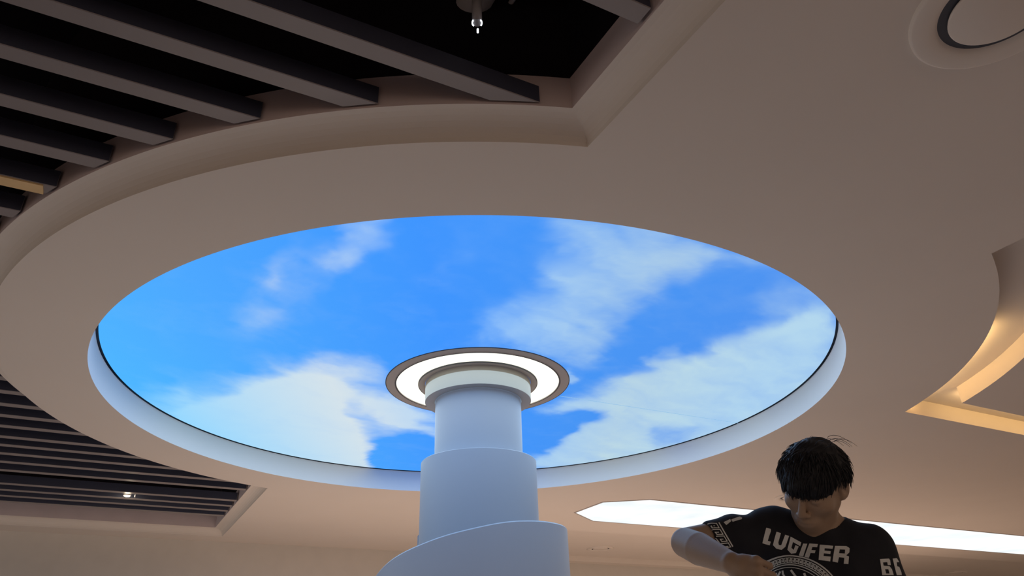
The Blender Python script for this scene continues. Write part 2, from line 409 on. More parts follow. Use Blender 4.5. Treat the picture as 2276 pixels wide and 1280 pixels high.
# ------------------------------------------------------------------ the round sky screen
# cloud banks shown on the screen: outline (in units of the screen radius), strength, softness along x and y
BANKS = [
    ([(-0.60, -0.40), (-0.46, -0.62), (-0.36, -0.77), (-0.27, -0.85), (-0.23, -0.78), (-0.33, -0.61), (-0.42, -0.50), (-0.51, -0.41)], 1.60, 0.023, 0.038),
    ([(-0.21, -0.89), (-0.12, -0.90), (-0.17, -0.81), (-0.23, -0.69), (-0.31, -0.70), (-0.29, -0.76), (-0.24, -0.81)], 4.40, 0.013, 0.017),
    ([(-0.36, -0.79), (-0.34, -0.78), (-0.42, -0.62), (-0.46, -0.60)], 3.20, 0.009, 0.019),
    ([(-0.57, -0.43), (-0.48, -0.53), (-0.41, -0.53), (-0.45, -0.46)], 1.10, 0.015, 0.019),
    ([(-0.02, -0.83), (0.02, -0.76), (-0.05, -0.61), (-0.08, -0.65)], 1.20, 0.017, 0.034),
    ([(-0.89, -0.07), (-0.81, -0.10), (-0.86, 0.04), (-0.93, 0.09)], 3.40, 0.013, 0.029),
    ([(-0.52, -0.14), (-0.42, -0.23), (-0.32, -0.25), (-0.22, -0.21), (-0.23, -0.05), (-0.39, -0.06)], 5.00, 0.017, 0.026),
    ([(-1.01, -0.01), (-0.72, -0.06), (-0.51, -0.18), (-0.37, -0.13), (-0.15, 0.11), (-0.18, 0.48), (-0.27, 0.42), (-0.40, 0.62), (-0.49, 1.01), (-0.90, 0.95), (-0.98, 0.61), (-1.05, 0.33)], 5.50, 0.049, 0.076),
    ([(-0.92, 0.14), (-0.72, 0.02), (-0.58, -0.10), (-0.47, -0.12), (-0.36, -0.06), (-0.36, 0.05), (-0.43, 0.21), (-0.42, 0.62), (-0.53, 1.00), (-0.90, 0.95), (-1.02, 0.33)], 9.30, 0.023, 0.040),
    ([(-0.53, 0.16), (-0.45, 0.17), (-0.48, 0.24), (-0.54, 0.22)], -4.50, 0.010, 0.017),
    ([(-0.36, 0.09), (-0.23, 0.11), (-0.15, 0.29), (-0.18, 0.56), (-0.24, 0.50), (-0.33, 0.36)], 6.50, 0.024, 0.033),
    ([(-0.38, 0.54), (-0.28, 0.44), (-0.19, 0.56), (-0.23, 1.04), (-0.51, 1.01)], -7.50, 0.017, 0.043),
    ([(-0.23, 0.30), (-0.16, 0.33), (-0.17, 0.41), (-0.21, 0.40)], -5.00, 0.012, 0.019),
    ([(0.20, -0.85), (0.29, -0.88), (0.44, -0.84), (0.56, -0.72), (0.55, -0.61), (0.43, -0.54), (0.39, -0.44), (0.39, -0.25), (0.34, -0.08), (0.22, -0.21), (-0.00, -0.33), (0.04, -0.44), (0.16, -0.56), (0.21, -0.67)], 5.00, 0.023, 0.031),
    ([(0.23, -0.71), (0.42, -0.72), (0.54, -0.67), (0.40, -0.58), (0.33, -0.44), (0.38, -0.28), (0.32, -0.17), (0.24, -0.29), (0.13, -0.41), (0.24, -0.55)], 2.20, 0.021, 0.029),
    ([(0.30, -0.86), (0.43, -0.80), (0.50, -0.82), (0.57, -0.72), (0.48, -0.73), (0.38, -0.77)], -1.20, 0.015, 0.014),
    ([(0.50, -0.78), (0.67, -0.66), (0.70, -0.62), (0.54, -0.69)], 2.60, 0.012, 0.012),
    ([(0.28, -0.47), (0.34, -0.47), (0.33, -0.34), (0.27, -0.35)], -1.50, 0.016, 0.026),
    ([(0.05, 1.01), (0.19, 0.76), (0.31, 0.48), (0.40, 0.32), (0.26, 0.24), (0.33, 0.12), (0.48, -0.03), (0.56, -0.14), (0.69, -0.23), (0.76, -0.35), (0.90, -0.45), (1.03, -0.23), (1.08, 0.28), (0.95, 0.61), (0.77, 1.03), (0.53, 1.02), (0.29, 1.02)], 9.00, 0.027, 0.040),
    ([(0.18, 0.30), (0.34, 0.23), (0.37, 0.32), (0.28, 0.62), (0.19, 0.82)], -5.00, 0.016, 0.031),
    ([(0.18, 0.21), (0.32, 0.18), (0.25, 0.35), (0.20, 0.47)], 4.50, 0.015, 0.028),
    ([(0.70, -0.56), (0.82, -0.55), (0.93, -0.40), (0.88, -0.32), (0.71, -0.25)], 2.00, 0.023, 0.026),
    ([(0.59, 0.49), (0.74, 0.48), (0.78, 0.68), (0.63, 0.72)], -5.50, 0.020, 0.028),
    ([(0.52, -0.24), (0.55, -0.27), (0.59, -0.14), (0.51, -0.05), (0.49, -0.15)], 3.60, 0.013, 0.019),
    ([(0.27, -0.09), (0.31, -0.03), (0.28, 0.00)], 6.00, 0.005, 0.011),
    ([(0.87, -0.12), (0.97, -0.17), (1.01, 0.07), (0.94, 0.10)], -1.50, 0.019, 0.029),
]
NG = 150
gu, gv = np.meshgrid((np.arange(NG) + .5) / NG * 2.3 - 1.15, (np.arange(NG) + .5) / NG * 2.3 - 1.15)
def inside_poly(poly):
    mk = np.zeros(gu.shape, bool)
    for i in range(len(poly)):
        x1, y1 = poly[i]; x2, y2 = poly[(i + 1) % len(poly)]
        if y1 == y2: continue
        mk ^= ((y1 > gv) != (y2 > gv)) & (gu < (x2 - x1) * (gv - y1) / (y2 - y1) + x1)
    return mk
def soften(a, s, ax):
    s = max(s * NG / 2.3, .5); t = np.arange(-int(3 * s) - 1, int(3 * s) + 2); g = np.exp(-t * t / 2 / s / s); g /= g.sum()
    return np.apply_along_axis(lambda v: np.convolve(v, g, 'same'), ax, a)
TB = np.zeros(gu.shape)
for bank, val, su, sv in BANKS: TB += val * soften(soften(inside_poly(bank).astype(float), su, 1), sv, 0)
TB = np.clip(TB / 10.2, 0, 1)
def vnoise(x, y, seed):
    xi, yi = np.floor(x).astype(int), np.floor(y).astype(int); fx, fy = x - xi, y - yi
    fx, fy = fx * fx * (3 - 2 * fx), fy * fy * (3 - 2 * fy)
    def hsh(a, b):
        n = (a * 374761393 + b * 668265263 + seed * 974634777) & 0xFFFFFFFF
        n = ((n ^ (n >> 13)) * 1274126177) & 0xFFFFFFFF
        return ((n ^ (n >> 16)) & 0xFFFF) / 65535.0
    a, b, c, d = hsh(xi, yi), hsh(xi + 1, yi), hsh(xi, yi + 1), hsh(xi + 1, yi + 1)
    return (a * (1 - fx) + b * fx) * (1 - fy) + (c * (1 - fx) + d * fx) * fy
def fbm(x, y, seed, o=5):
    s, amp, t = 0, 1, 0
    for i in range(o): s = s + amp * vnoise(x, y, seed + i); t += amp; amp *= .55; x, y = x * 2.03 + 5.1, y * 2.03 + 1.7
    return s / t * 2 - 1
def table(u, v):      # bilinear, u v in -1..1
    N = NG; gx = np.clip((u + 1.15) / 2.3 * N - .5, 0, N - 1.001); gy = np.clip((v + 1.15) / 2.3 * N - .5, 0, N - 1.001)
    xi, yi = gx.astype(int), gy.astype(int); fx, fy = gx - xi, gy - yi
    return (TB[yi, xi] * (1 - fx) + TB[yi, xi + 1] * fx) * (1 - fy) + (TB[yi + 1, xi] * (1 - fx) + TB[yi + 1, xi + 1] * fx) * fy
NR, NA = 190, 420
rr = np.concatenate([[0.0], (np.arange(1, NR + 1) / NR)]); aa = np.arange(NA) / NA * 2 * np.pi
U = rr[:, None] * np.cos(aa)[None]; V = rr[:, None] * np.sin(aa)[None]
wx = 0.060 * fbm(U * 5, V * 5, 3) ; wy = 0.060 * fbm(U * 5, V * 5, 17)
wx = wx + .022 * fbm(U * 16, V * 16, 51); wy = wy + .022 * fbm(U * 16, V * 16, 63)
cl = table(U + wx, V + wy)
QX, QY = U * .8 - V * .6, U * .6 + V * .8
det = fbm(QX * 16 + 2 * wx * 9, QY * 6, 41, 6)
cl = np.clip(cl + det * (0.07 + 1.25 * cl * (1 - cl)), 0, 1)
vs = [(U[i, j] * R2 * H, V[i, j] * R2 * H, 0) for i in range(NR + 1) for j in range(NA)]
fs = [(i * NA + j, i * NA + (j + 1) % NA, (i + 1) * NA + (j + 1) % NA, (i + 1) * NA + j) for i in range(1, NR) for j in range(NA)]
fs += [(0, NA + j, NA + (j + 1) % NA) for j in range(NA)]
m, nt, em = cloudmat('sky_screen', False)
at = nt.nodes.new('ShaderNodeAttribute'); at.attribute_name = 'cloud'
tc = nt.nodes.new('ShaderNodeTexCoord'); sx = nt.nodes.new('ShaderNodeSeparateXYZ'); nt.links.new(tc.outputs['Object'], sx.inputs[0])
mr = nt.nodes.new('ShaderNodeMapRange'); mr.inputs[1].default_value = -2.7; mr.inputs[2].default_value = 2.4; nt.links.new(sx.outputs['X'], mr.inputs[0])
def ramp(stops):
    r = nt.nodes.new('ShaderNodeValToRGB'); e = r.color_ramp.elements
    while len(e) < len(stops): e.new(.5)
    for k_, (p_, c_) in zip(e, stops): k_.position = p_; k_.color = (*[(v / 255) ** 2.2 for v in c_], 1)
    return r
base = ramp([(0, (80, 180, 255)), (.22, (78, 166, 255)), (.50, (66, 148, 254)), (.72, (74, 148, 244)), (1, (80, 145, 240))])
cld = ramp([(0, (150, 215, 255)), (.3, (212, 226, 234)), (.55, (160, 205, 250)), (.78, (188, 216, 228)), (1, (178, 214, 238))])
nt.links.new(mr.outputs[0], base.inputs[0]); nt.links.new(mr.outputs[0], cld.inputs[0])
nz = nt.nodes.new('ShaderNodeTexNoise'); nz.inputs['Scale'].default_value = 5; nz.inputs['Detail'].default_value = 7
nt.links.new(tc.outputs['Object'], nz.inputs['Vector'])
ma = nt.nodes.new('ShaderNodeMath'); ma.operation = 'MULTIPLY_ADD'; ma.inputs[1].default_value = .10; nt.links.new(nz.outputs['Fac'], ma.inputs[0])
ms = nt.nodes.new('ShaderNodeMath'); ms.operation = 'SUBTRACT'; ms.inputs[1].default_value = .05
nt.links.new(at.outputs['Fac'], ms.inputs[0]); nt.links.new(ms.outputs[0], ma.inputs[2]); ma.use_clamp = True
mx = nt.nodes.new('ShaderNodeMix'); mx.data_type = 'RGBA'
nt.links.new(ma.outputs[0], mx.inputs[0]); nt.links.new(base.outputs[0], mx.inputs[6]); nt.links.new(cld.outputs[0], mx.inputs[7])
nt.links.new(mx.outputs[2], em.inputs['Color']); em.inputs['Strength'].default_value = 1.0
scr = frompy('round_sky_screen', vs, fs, m); scr.location = (CX * H, CY * H, ZC + HS * H)
at_ = scr.data.attributes.new('cloud', 'FLOAT', 'POINT'); at_.data.foreach_set('value', cl.astype(np.float32).ravel())
tag(scr, 'huge round ceiling screen showing blue sky and white clouds', 'ceiling screen')
bpy.context.view_layer.update()
# seam between two screen modules
a = P(1.636, 2.580, HS - .0004); b = P(2.643, 2.562, HS - .0004); t = Vector((-(b - a).y, (b - a).x, 0)).normalized() * .005
seam = frompy('panel_seam', [a - t, b - t, b + t, a + t], [(0, 1, 2, 3)], mat('seam_grey', (.30, .48, .60), .9, emit=(.19, .42, .68), estr=.9), scr)
# plate closing the ceiling above the screen
lathe('trim_12', [(0.001, HS + .02), (R1 + .02, HS + .02), (R1 + .02, HS + .028)], M['trimdark'], ox=0)
struct(bpy.data.objects['trim_12'])
# ------------------------------------------------------------------ ring light around the column head
OX = 0.006
rl = empty('ring_light', PC(0, 0, HD, OX))
lathe('outer_flange', [(.334, HD), (.334, HD - .004), (.340, HD - .004), (.342, HD - .0015), (.3745, HD - .0015), (.3780, HD - .0015), (.3780, HD + .0008)], None, parent=rl, mats=[M['flange'], M['trimdark']], pm=[0, 1, 0, 0, 1, 1], seg=220)
lathe('light_diffuser', [(.243, HD), (.335, HD)], M['lightcream'], parent=rl, seg=220)
lathe('inner_flange', [(.2455, HD + .001), (.2455, HD - .005), (.2425, HD - .005), (.2175, HD - .003), (.2175, HD)], None, parent=rl, mats=[M['trimdark'], M['flange']], pm=[0, 0, 1, 1], seg=200)
tag(rl, 'glowing cream ring light set around the head of the column', 'ring light')
area('ring_lamp', PC(0, 0, HD - .012, OX), (0, 0, 0), .66, .66, (1.0, .94, .74), 3.5, 'DISK')
# ------------------------------------------------------------------ column with its wrapped sleeves
colm = empty('round_column', PC(0, 0, -0.6, OX))
lathe('shaft', [(.173, .70), (.1745, 1.109)], M['column'], parent=colm, smooth=True)
lathe('cap_collar', [(.176, 1.030), (.211, 1.030), (.2155, 1.0305), (.2165, 1.108)], None, parent=colm, mats=[M['column'], M['collar']], pm=[0, 0, 1])
lathe('middle_sleeve', [(.176, .779), (.223, .779), (.2250, .777), (.2262, -.58)], M['column'], parent=colm)
for n_ in ('middle_sleeve', 'cap_collar'):
    ob = bpy.data.objects[n_]
    for p in ob.data.polygons: p.use_smooth = True
    bm = bmesh.new(); bm.from_mesh(ob.data)
    for e_ in bm.edges:
        if len(e_.link_faces) == 2 and e_.calc_face_angle() > .5: e_.smooth = False
    bm.to_mesh(ob.data); bm.free()
# spiral wrap: radius and top height along the turn (angle measured in the photographed frame, x to the right)
KN = [(3.05, .236, .522), (2.4, .262, .521), (1.6, .290, .519), (.8, .308, .517), (.2, .320, .515), (-.5, .341, .509), (-.9, .352, .503), (-1.27, .363, .491), (-1.6, .373, .466), (-1.85, .381, .447), (-2.11, .389, .420), (-2.3, .395, .402), (-2.45, .400, .378), (-2.6, .404, .350), (-2.9, .412, .290), (-3.3, .425, .200), (-4.0, .44, .05), (-5.0, .46, -.2)]
ks = np.array(KN)[::-1]
NSP = 260; vs, fs = [], []
for i in range(NSP + 1):
    a = 3.05 + (-5.0 - 3.05) * i / NSP
    r = float(np.interp(a, ks[:, 0], ks[:, 1]))
    # smooth height by averaging
    z = float(np.mean([np.interp(a + d_, ks[:, 0], ks[:, 2]) for d_ in np.linspace(-.14, .14, 9)]))
    th = .012
    for rr_, zz in ((r - th, z - .002), (r - .003, z), (r, z - .004), (r + .004 * (z + .58), -.585), (r - th, -.585)):
        vs.append(PC(rr_, a, zz, OX))
for i in range(NSP):
    for t in range(4):
        fs.append((i * 5 + t, (i + 1) * 5 + t, (i + 1) * 5 + t + 1, i * 5 + t + 1))
fs += [(0, 1, 2, 3, 4), tuple(NSP * 5 + t for t in range(5))[::-1]]
sw = frompy('spiral_wrap', vs, fs, M['column'], colm, True)
bm = bmesh.new(); bm.from_mesh(sw.data); bmesh.ops.recalc_face_normals(bm, faces=bm.faces)
for e_ in bm.edges:
    if len(e_.link_faces) == 2 and e_.calc_face_angle() > .6: e_.smooth = False
bm.to_mesh(sw.data); bm.free()
lathe('base', [(.42, -.6), (.42, -.585), (.2, -.585)], M['column'], parent=colm)
tag(colm, 'round white column of stacked sleeves wrapped by a spiral at its foot', 'column')
# ------------------------------------------------------------------ the man
def sp_ball(c, r): return ('e', np.array(c, float), np.array([r, r, r], float), None)
def smin(a, b, k):
    h = np.maximum(k - np.abs(a - b), 0) / k
    return np.minimum(a, b) - h * h * k * .25
def smax(a, b, k): return -smin(-a, -b, k)
class Sdf:
    """list of soft-joined primitives; kinds: cone (a,b,ra,rb), ell (centre, radii, 3x3 axes)"""
    def __init__(s): s.p = []
    def cone(s, a, b, ra, rb, k=.02, sub=False): s.p.append(('c', np.array(a, float), np.array(b, float), ra, rb, k, sub)); return s
    def ell(s, c, r, k=.02, ax=None, sub=False): s.p.append(('e', np.array(c, float), np.array(r, float), np.eye(3) if ax is None else ax, 0, k, sub)); return s
    @staticmethod
    def ev(p, X):
        if p[0] == 'c':
            a, b, ra, rb = p[1], p[2], p[3], p[4]; ab = b - a; L = ab @ ab
            t = np.clip((X - a) @ ab / max(L, 1e-12), 0, 1)
            return np.sqrt(((X - a - t[:, None] * ab) ** 2).sum(1)) - (ra + (rb - ra) * t)
        q = (X - p[1]) @ p[3].T; r = p[2]
        k0 = np.sqrt(((q / r) ** 2).sum(1)); k1 = np.sqrt(((q / (r * r)) ** 2).sum(1))
        return np.where(k1 < 1e-9, -r.min(), k0 * (k0 - 1) / np.maximum(k1, 1e-9))
    def val(s, X, c=None, rad=None):
        d = np.full(len(X), 9.0)
        for p in s.p:
            if c is not None and s.ev(p, c[None])[0] > rad * (1.9 if p[0] == 'e' else 1.0) + p[5] + .02: continue
            v = s.ev(p, X)
            d = smax(d, -v, p[5]) if p[6] else smin(d, v, p[5])
        return d
def net(sdf, lo, hi, h, post=None):
    """surface nets on the blocks that hold the surface"""
    lo = np.array(lo, float); n = np.ceil((np.array(hi) - lo) / h).astype(int) + 1
    Bk = 16; half = Bk * h / 2; rad = half * 1.7321 + 2 * h
    SX, SY = int(n[1] + 40) * int(n[2] + 40), int(n[2] + 40)
    keys, pos, E = [], [], []
    for bx in range(0, n[0], Bk):
        for by in range(0, n[1], Bk):
            for bz in range(0, n[2], Bk):
                c = lo + (np.array([bx, by, bz]) + Bk / 2) * h
                v0 = sdf.val(c[None])[0]
                if abs(v0) > rad * 2.0 + .03: continue
                g = np.stack(np.meshgrid(np.arange(bx, bx + Bk + 2), np.arange(by, by + Bk + 2), np.arange(bz, bz + Bk + 2), indexing='ij'), -1)
                X = lo + g.reshape(-1, 3) * h
                D = sdf.val(X, c, rad)
                if post is not None: D = post(X, D)
                D = D.reshape(Bk + 2, Bk + 2, Bk + 2)
                if D.min() > 0 or D.max() < 0: continue
                S = D < 0
                m = Bk + 1
                cnt = np.zeros((m, m, m), int); acc = np.zeros((m, m, m, 3))
                for ax in range(3):
                    o1, o2 = [a_ for a_ in range(3) if a_ != ax]
                    for i in (0, 1):
                        for j in (0, 1):
                            s0 = [slice(0, m)] * 3; s0[o1] = slice(i, i + m); s0[o2] = slice(j, j + m); s1 = list(s0); s1[ax] = slice(1, m + 1)
                            A, B_ = D[tuple(s0)], D[tuple(s1)]; ch = (A < 0) != (B_ < 0)
                            t = np.where(ch, A / np.where(ch, A - B_, 1), 0)
                            cnt += ch
                            acc[..., ax] += np.where(ch, t, 0); acc[..., o1] += ch * i; acc[..., o2] += ch * j
                act = cnt > 0
                idx = np.argwhere(act); kk = (idx + [bx, by, bz])
                keys.append(kk[:, 0] * SX + kk[:, 1] * SY + kk[:, 2]); pos.append(lo + (kk + acc[act] / cnt[act][:, None]) * h)
                for ax in range(3):
                    s0 = [slice(1, m)] * 3; s0[ax] = slice(0, Bk)
                    s1 = list(s0); s1[ax] = slice(1, Bk + 1)
                    A, B_ = S[tuple(s0)], S[tuple(s1)]
                    e = np.argwhere(A != B_)
                    if len(e):
                        inner = A[tuple(e.T)]
                        off = np.ones(3, int); off[ax] = 0
                        E.append((ax, e + off + [bx, by, bz], inner))
    K = np.concatenate(keys); Pn = np.concatenate(pos); K, ui = np.unique(K, return_index=True); Pn = Pn[ui]
    F = []
    for ax, e, inner in E:
        o1, o2 = (ax + 1) % 3, (ax + 2) % 3
        q = []
        for i, j in ((-1, -1), (0, -1), (0, 0), (-1, 0)):
            c = e.copy(); c[:, o1] += i; c[:, o2] += j
            kk = c[:, 0] * SX + c[:, 1] * SY + c[:, 2]; ix = np.searchsorted(K, kk); ix = np.clip(ix, 0, len(K) - 1)
            ix = np.where(K[ix] == kk, ix, -1); q.append(ix)
        q = np.stack(q, 1); q = np.where(inner[:, None], q, q[:, ::-1]); F.append(q[(q >= 0).all(1)])
    F = np.concatenate(F)
    return Pn, F
def npmesh(name, V, F, m, parent=None):
    me = bpy.data.meshes.new(name); me.from_pydata(V.tolist(), [], F.tolist()); me.update(); me.materials.append(m)
    me.polygons.foreach_set('use_smooth', [True] * len(me.polygons))
    o = bpy.data.objects.new(name, me); COL.objects.link(o)
    if parent is not None: o.parent = parent
    return o
PB = (0.78117, 1.98188); PROT = math.atan2(-0.36670, 0.93034)
M['skin'] = mat('skin', (0.40, 0.28, 0.20), 0.55, noise=0.06, nscale=30, bump=0.12, bscale=350)
M['hair'] = mat('black_hair', (0.006, 0.007, 0.012), 0.6, noise=0.2, nscale=40)
M['shirt'] = mat('black_cotton', (0.011, 0.013, 0.022), 0.85, noise=0.15, nscale=60, bump=0.3, bscale=500)
M['print'] = mat('white_print', (0.80, 0.84, 0.86), 0.8, noise=0.08, nscale=60)
M['trouser'] = mat('dark_denim', (0.03, 0.035, 0.05), 0.9)
M['shoe'] = mat('shoe', (0.03, 0.03, 0.03), 0.6)
man = empty('person', (PB[0], PB[1], 0.0), PROT)
bpy.context.view_layer.update()
# head frame
HCN = np.array([0.001, -0.035, 1.646]); HSC = 0.92
yw, pt_, rl_ = math.radians(31), math.radians(36), math.radians(24)
hF = np.array([-math.sin(yw) * math.cos(pt_), -math.cos(yw) * math.cos(pt_), -math.sin(pt_)])
hX = np.array([math.cos(yw), -math.sin(yw), 0.0])
hU = np.cross(hX, -hF); hU = hU / np.linalg.norm(hU)
if hU[2] < 0: hU = -hU
hX, hU = hX * math.cos(rl_) - hU * math.sin(rl_), hU * math.cos(rl_) + hX * math.sin(rl_)
HA = np.stack([hX, hF, hU])                 # rows: head axes in the man's frame
def hp(x, f, u): return HCN + HSC * (x * hX + f * hF + u * hU)
def turned(deg, base=HA):                   # axes turned about the head's up axis
    a = math.radians(deg); return np.stack([base[0] * math.cos(a) + base[1] * math.sin(a), -base[0] * math.sin(a) + base[1] * math.cos(a), base[2]])
B = Sdf()
# legs and pelvis
for s in (-1, 1):
    hip = (s * .085, .075, .90); kn = (s * .10, .06, .50); an = (s * .11, .08, .09)
    B.cone(hip, kn, .085, .055, .03); B.cone(kn, (s * .105, .085, .34), .055, .056, .02); B.cone((s * .105, .085, .34), an, .056, .036, .02)
    B.cone(an, (s * .13, -.08, .035), .035, .028, .02)
B.ell((0, .07, .93), (.155, .11, .12), .05)
B.ell((0, .065, 1.12), (.138, .098, .20), .06)
B.ell((-.008, .05, 1.36), (.150, .105, .19), .05)
B.cone((-.115, .045, 1.520), (.10, .05, 1.485), .056, .050, .04)
# neck
NB0, NB1 = np.array([-.012, .05, 1.485]), hp(-.010, -.026, -.055)
B.cone(NB0, NB1, .052, .045, .03)
B.cone((.01, .06, 1.53), (-.10, .045, 1.545), .046, .044, .04); B.cone((.005, .06, 1.525), (.095, .052, 1.492), .038, .040, .03)
# right arm (raised), viewer's left
SH, EL, WR = np.array([-.132, .035, 1.552]), np.array([-.336, -.122, 1.517]), np.array([-.209, -.298, 1.436])
B.cone(SH, EL, .050, .037, .02);
B.cone(EL, EL + (WR - EL) * .33, .0370, .0395, .001); B.cone(EL + (WR - EL) * .33, WR, .0395, .0240, .001)
# left arm, viewer's right
SH2, EL2, WR2 = np.array([.105, .05, 1.487]), np.array([.135, .03, 1.215]), np.array([-.035, -.185, 1.275])
B.cone(SH2, EL2, .047, .038, .02); B.cone(EL2, EL2 + (WR2 - EL2) * .35, .038, .040, .015); B.cone(EL2 + (WR2 - EL2) * .35, WR2, .040, .025, .01)
def unit(v): return v / np.linalg.norm(v)
def hand(B, W0, A, Wd, curl, grip=0.0, g=1.0):
    A = unit(np.array(A, float)); Wd = np.array(Wd, float); Wd = unit(Wd - (Wd @ A) * A); N = unit(np.cross(Wd, A))
    if N[1] > 0: N = -N                     # back of the hand towards the lens side
    ax = np.stack([A, Wd, N])
    B.cone(W0, W0 + .03 * g * A, .0240, .0215 * g, .004)
    B.ell(W0 + g * (.046 * A + .006 * Wd), np.array((.048, .034, .0160)) * g, .012, ax)
    Kc = W0 + g * (.080 * A + .006 * Wd)
    offs = [(-.030, -.010, .034, .021, .018, .0082), (-.010, .000, .041, .026, .020, .0090), (.011, .004, .043, .028, .021, .0094), (.031, .000, .040, .025, .020, .0094)]
    for i, row in enumerate(offs):
        o, al, l1, l2, l3, r = [g * v for v in row]
        k0 = Kc + o * Wd + al * A
        B.cone(W0 + .03 * g * A + o * .6 * Wd, k0, .0115 * g, .0105 * g, .008)
        B.ell(k0 + .0025 * N, np.array((.0115, .0105, .0100)) * g, .005, ax)
        c1, c2, c3 = [math.radians(v + 6 * i * grip) for v in curl]
        d1 = A * math.cos(c1) - N * math.sin(c1); d2 = A * math.cos(c2) - N * math.sin(c2); d3 = A * math.cos(c3) - N * math.sin(c3)
        p1 = k0 + l1 * d1; p2 = p1 + l2 * d2; p3 = p2 + l3 * d3
        B.cone(k0, p1, r + .0012, r, .004); B.cone(p1, p2, r + .0004, r - .0008, .003); B.cone(p2, p3, r - .0006, r - .002, .003)
        last = (p1, p2, p3)
    t0 = W0 + g * (.018 * A + .018 * Wd - .006 * N); t1 = t0 + g * .040 * unit(Wd * .55 + A * .60 + N * .15); t2 = t1 + g * .030 * unit(Wd * .45 + A * .75 - N * .30); t3 = t2 + g * .024 * unit(Wd * .3 + A * .7 - N * .6)
    B.cone(t0, t1, .0155, .0125, .010); B.cone(t1, t2, .0120, .0110, .004); B.cone(t2, t3, .0108, .0085, .003)
    return t3, last
TH, LF = hand(B, WR, (.78, -.48, -.34), (-.30, -.10, -.95), (62, 118, 150), .5, .88)
hand(B, WR2, (-.72, -.62, .12), (-.1, .1, 1.0), (55, 110, 150), .5)
# head
def H_ell(x, f, u, r, k, sub=False, ax=HA): B.ell(hp(x, f, u), np.array(r) * HSC, k, ax, sub)
def H_cone(a, b, ra, rb, k, sub=False): B.cone(hp(*a), hp(*b), ra * HSC, rb * HSC, k, sub)
H_ell(0, -.012, .027, (.0715, .096, .083), .02)
H_ell(0, .034, -.030, (.060, .058, .078), .03)
for s in (-1, 1):
    H_cone((s * .046, .004, -.042), (s * .019, .058, -.089), .018, .015, .03)
    H_ell(s * .040, .058, -.026, (.022, .024, .020), .02)
H_ell(0, .066, -.088, (.022, .020, .017), .02)
H_cone((-.034, .084, .020), (.034, .084, .020), .0105, .0105, .012)
for s in (-1, 1):
    H_ell(s * .031, .101, -.001, (.017, .016, .011), .010, True)
    H_ell(s * .030, .0805, -.003, (.0145, .0125, .0115), .004)
    H_cone((s * .043, .0855, -.0075), (s * .018, .0915, -.0085), .0012, .0012, .002, True)
H_cone((0, .092, .012), (0, .112, -.034), .0072, .0110, .010)
for s in (-1, 1):
    H_ell(s * .0125, .101, -.040, (.0078, .0095, .0075), .006)
    H_ell(s * .0065, .107, -.0475, (.0032, .0045, .0035), .002, True)
H_ell(0, .081, -.070, (.030, .018, .020), .014)
H_cone((-.019, .0915, -.0665), (.019, .0915, -.0665), .0040, .0040, .004); H_cone((-.006, .0965, -.0645), (.006, .0965, -.0645), .0050, .0050, .004)
H_cone((-.015, .0920, -.0765), (.015, .0920, -.0765), .0055, .0055, .004)
H_cone((-.022, .0945, -.0712), (.022, .0945, -.0712), .0011, .0011, .002, True)
for s in (-1, 1):
    ea = turned(s * 22)
    H_ell(s * .0785, -.008, -.004, (.0085, .0190, .032), .006, False, ea); H_ell(s * .0855, -.004, .000, (.006, .0115, .020), .004, True, ea)
    H_ell(s * .0745, .000, -.026, (.007, .010, .010), .006)
V, F = net(B, (-.42, -.46, -.01), (.25, .25, 1.80), .0032)
body = npmesh('body', V, F, M['skin'], man)
# brows
def tubes(name, chains, m, parent, sides=4):
    vs, fs = [], []
    for pts, r0, r1 in chains:
        n_ = len(pts); s0 = len(vs)
        for i, p in enumerate(pts):
            t = unit(pts[min(i + 1, n_ - 1)] - pts[max(i - 1, 0)]); a = np.cross(t, [0.3, .2, 1.0]); a = unit(a) if np.linalg.norm(a) > 1e-6 else np.array([1., 0, 0]); b = np.cross(t, a)
            r = r0 + (r1 - r0) * i / (n_ - 1)
            for q in range(sides):
                an = 2 * math.pi * q / sides; vs.append(p + (a * math.cos(an) + b * math.sin(an)) * r)
        for i in range(n_ - 1):
            for q in range(sides): fs.append((s0 + i * sides + q, s0 + i * sides + (q + 1) % sides, s0 + (i + 1) * sides + (q + 1) % sides, s0 + (i + 1) * sides + q))
        fs.append(tuple(s0 + q for q in range(sides))[::-1]); fs.append(tuple(s0 + (n_ - 1) * sides + q for q in range(sides)))
    o = frompy(name, vs, fs, m, None, True); o.parent = parent; return o
for s in (-1, 1):
    ch = []
    for i in range(34):
        t = i / 33; x = s * (.013 + .038 * t); u = .0215 + .006 * math.sin(t * 2.2) + random.uniform(-.0022, .0022); f = .0950 - 9.0 * (abs(x) - .01) ** 2 + random.uniform(-.001, .0005)
        p = hp(x, f, u); ch.append(([p, p + hX * s * .004 + hU * .0016 + hF * .0006, p + hX * s * .008 + hU * .001], .0008, .0002))
    tubes('eyebrow', ch, M['hair'], man)
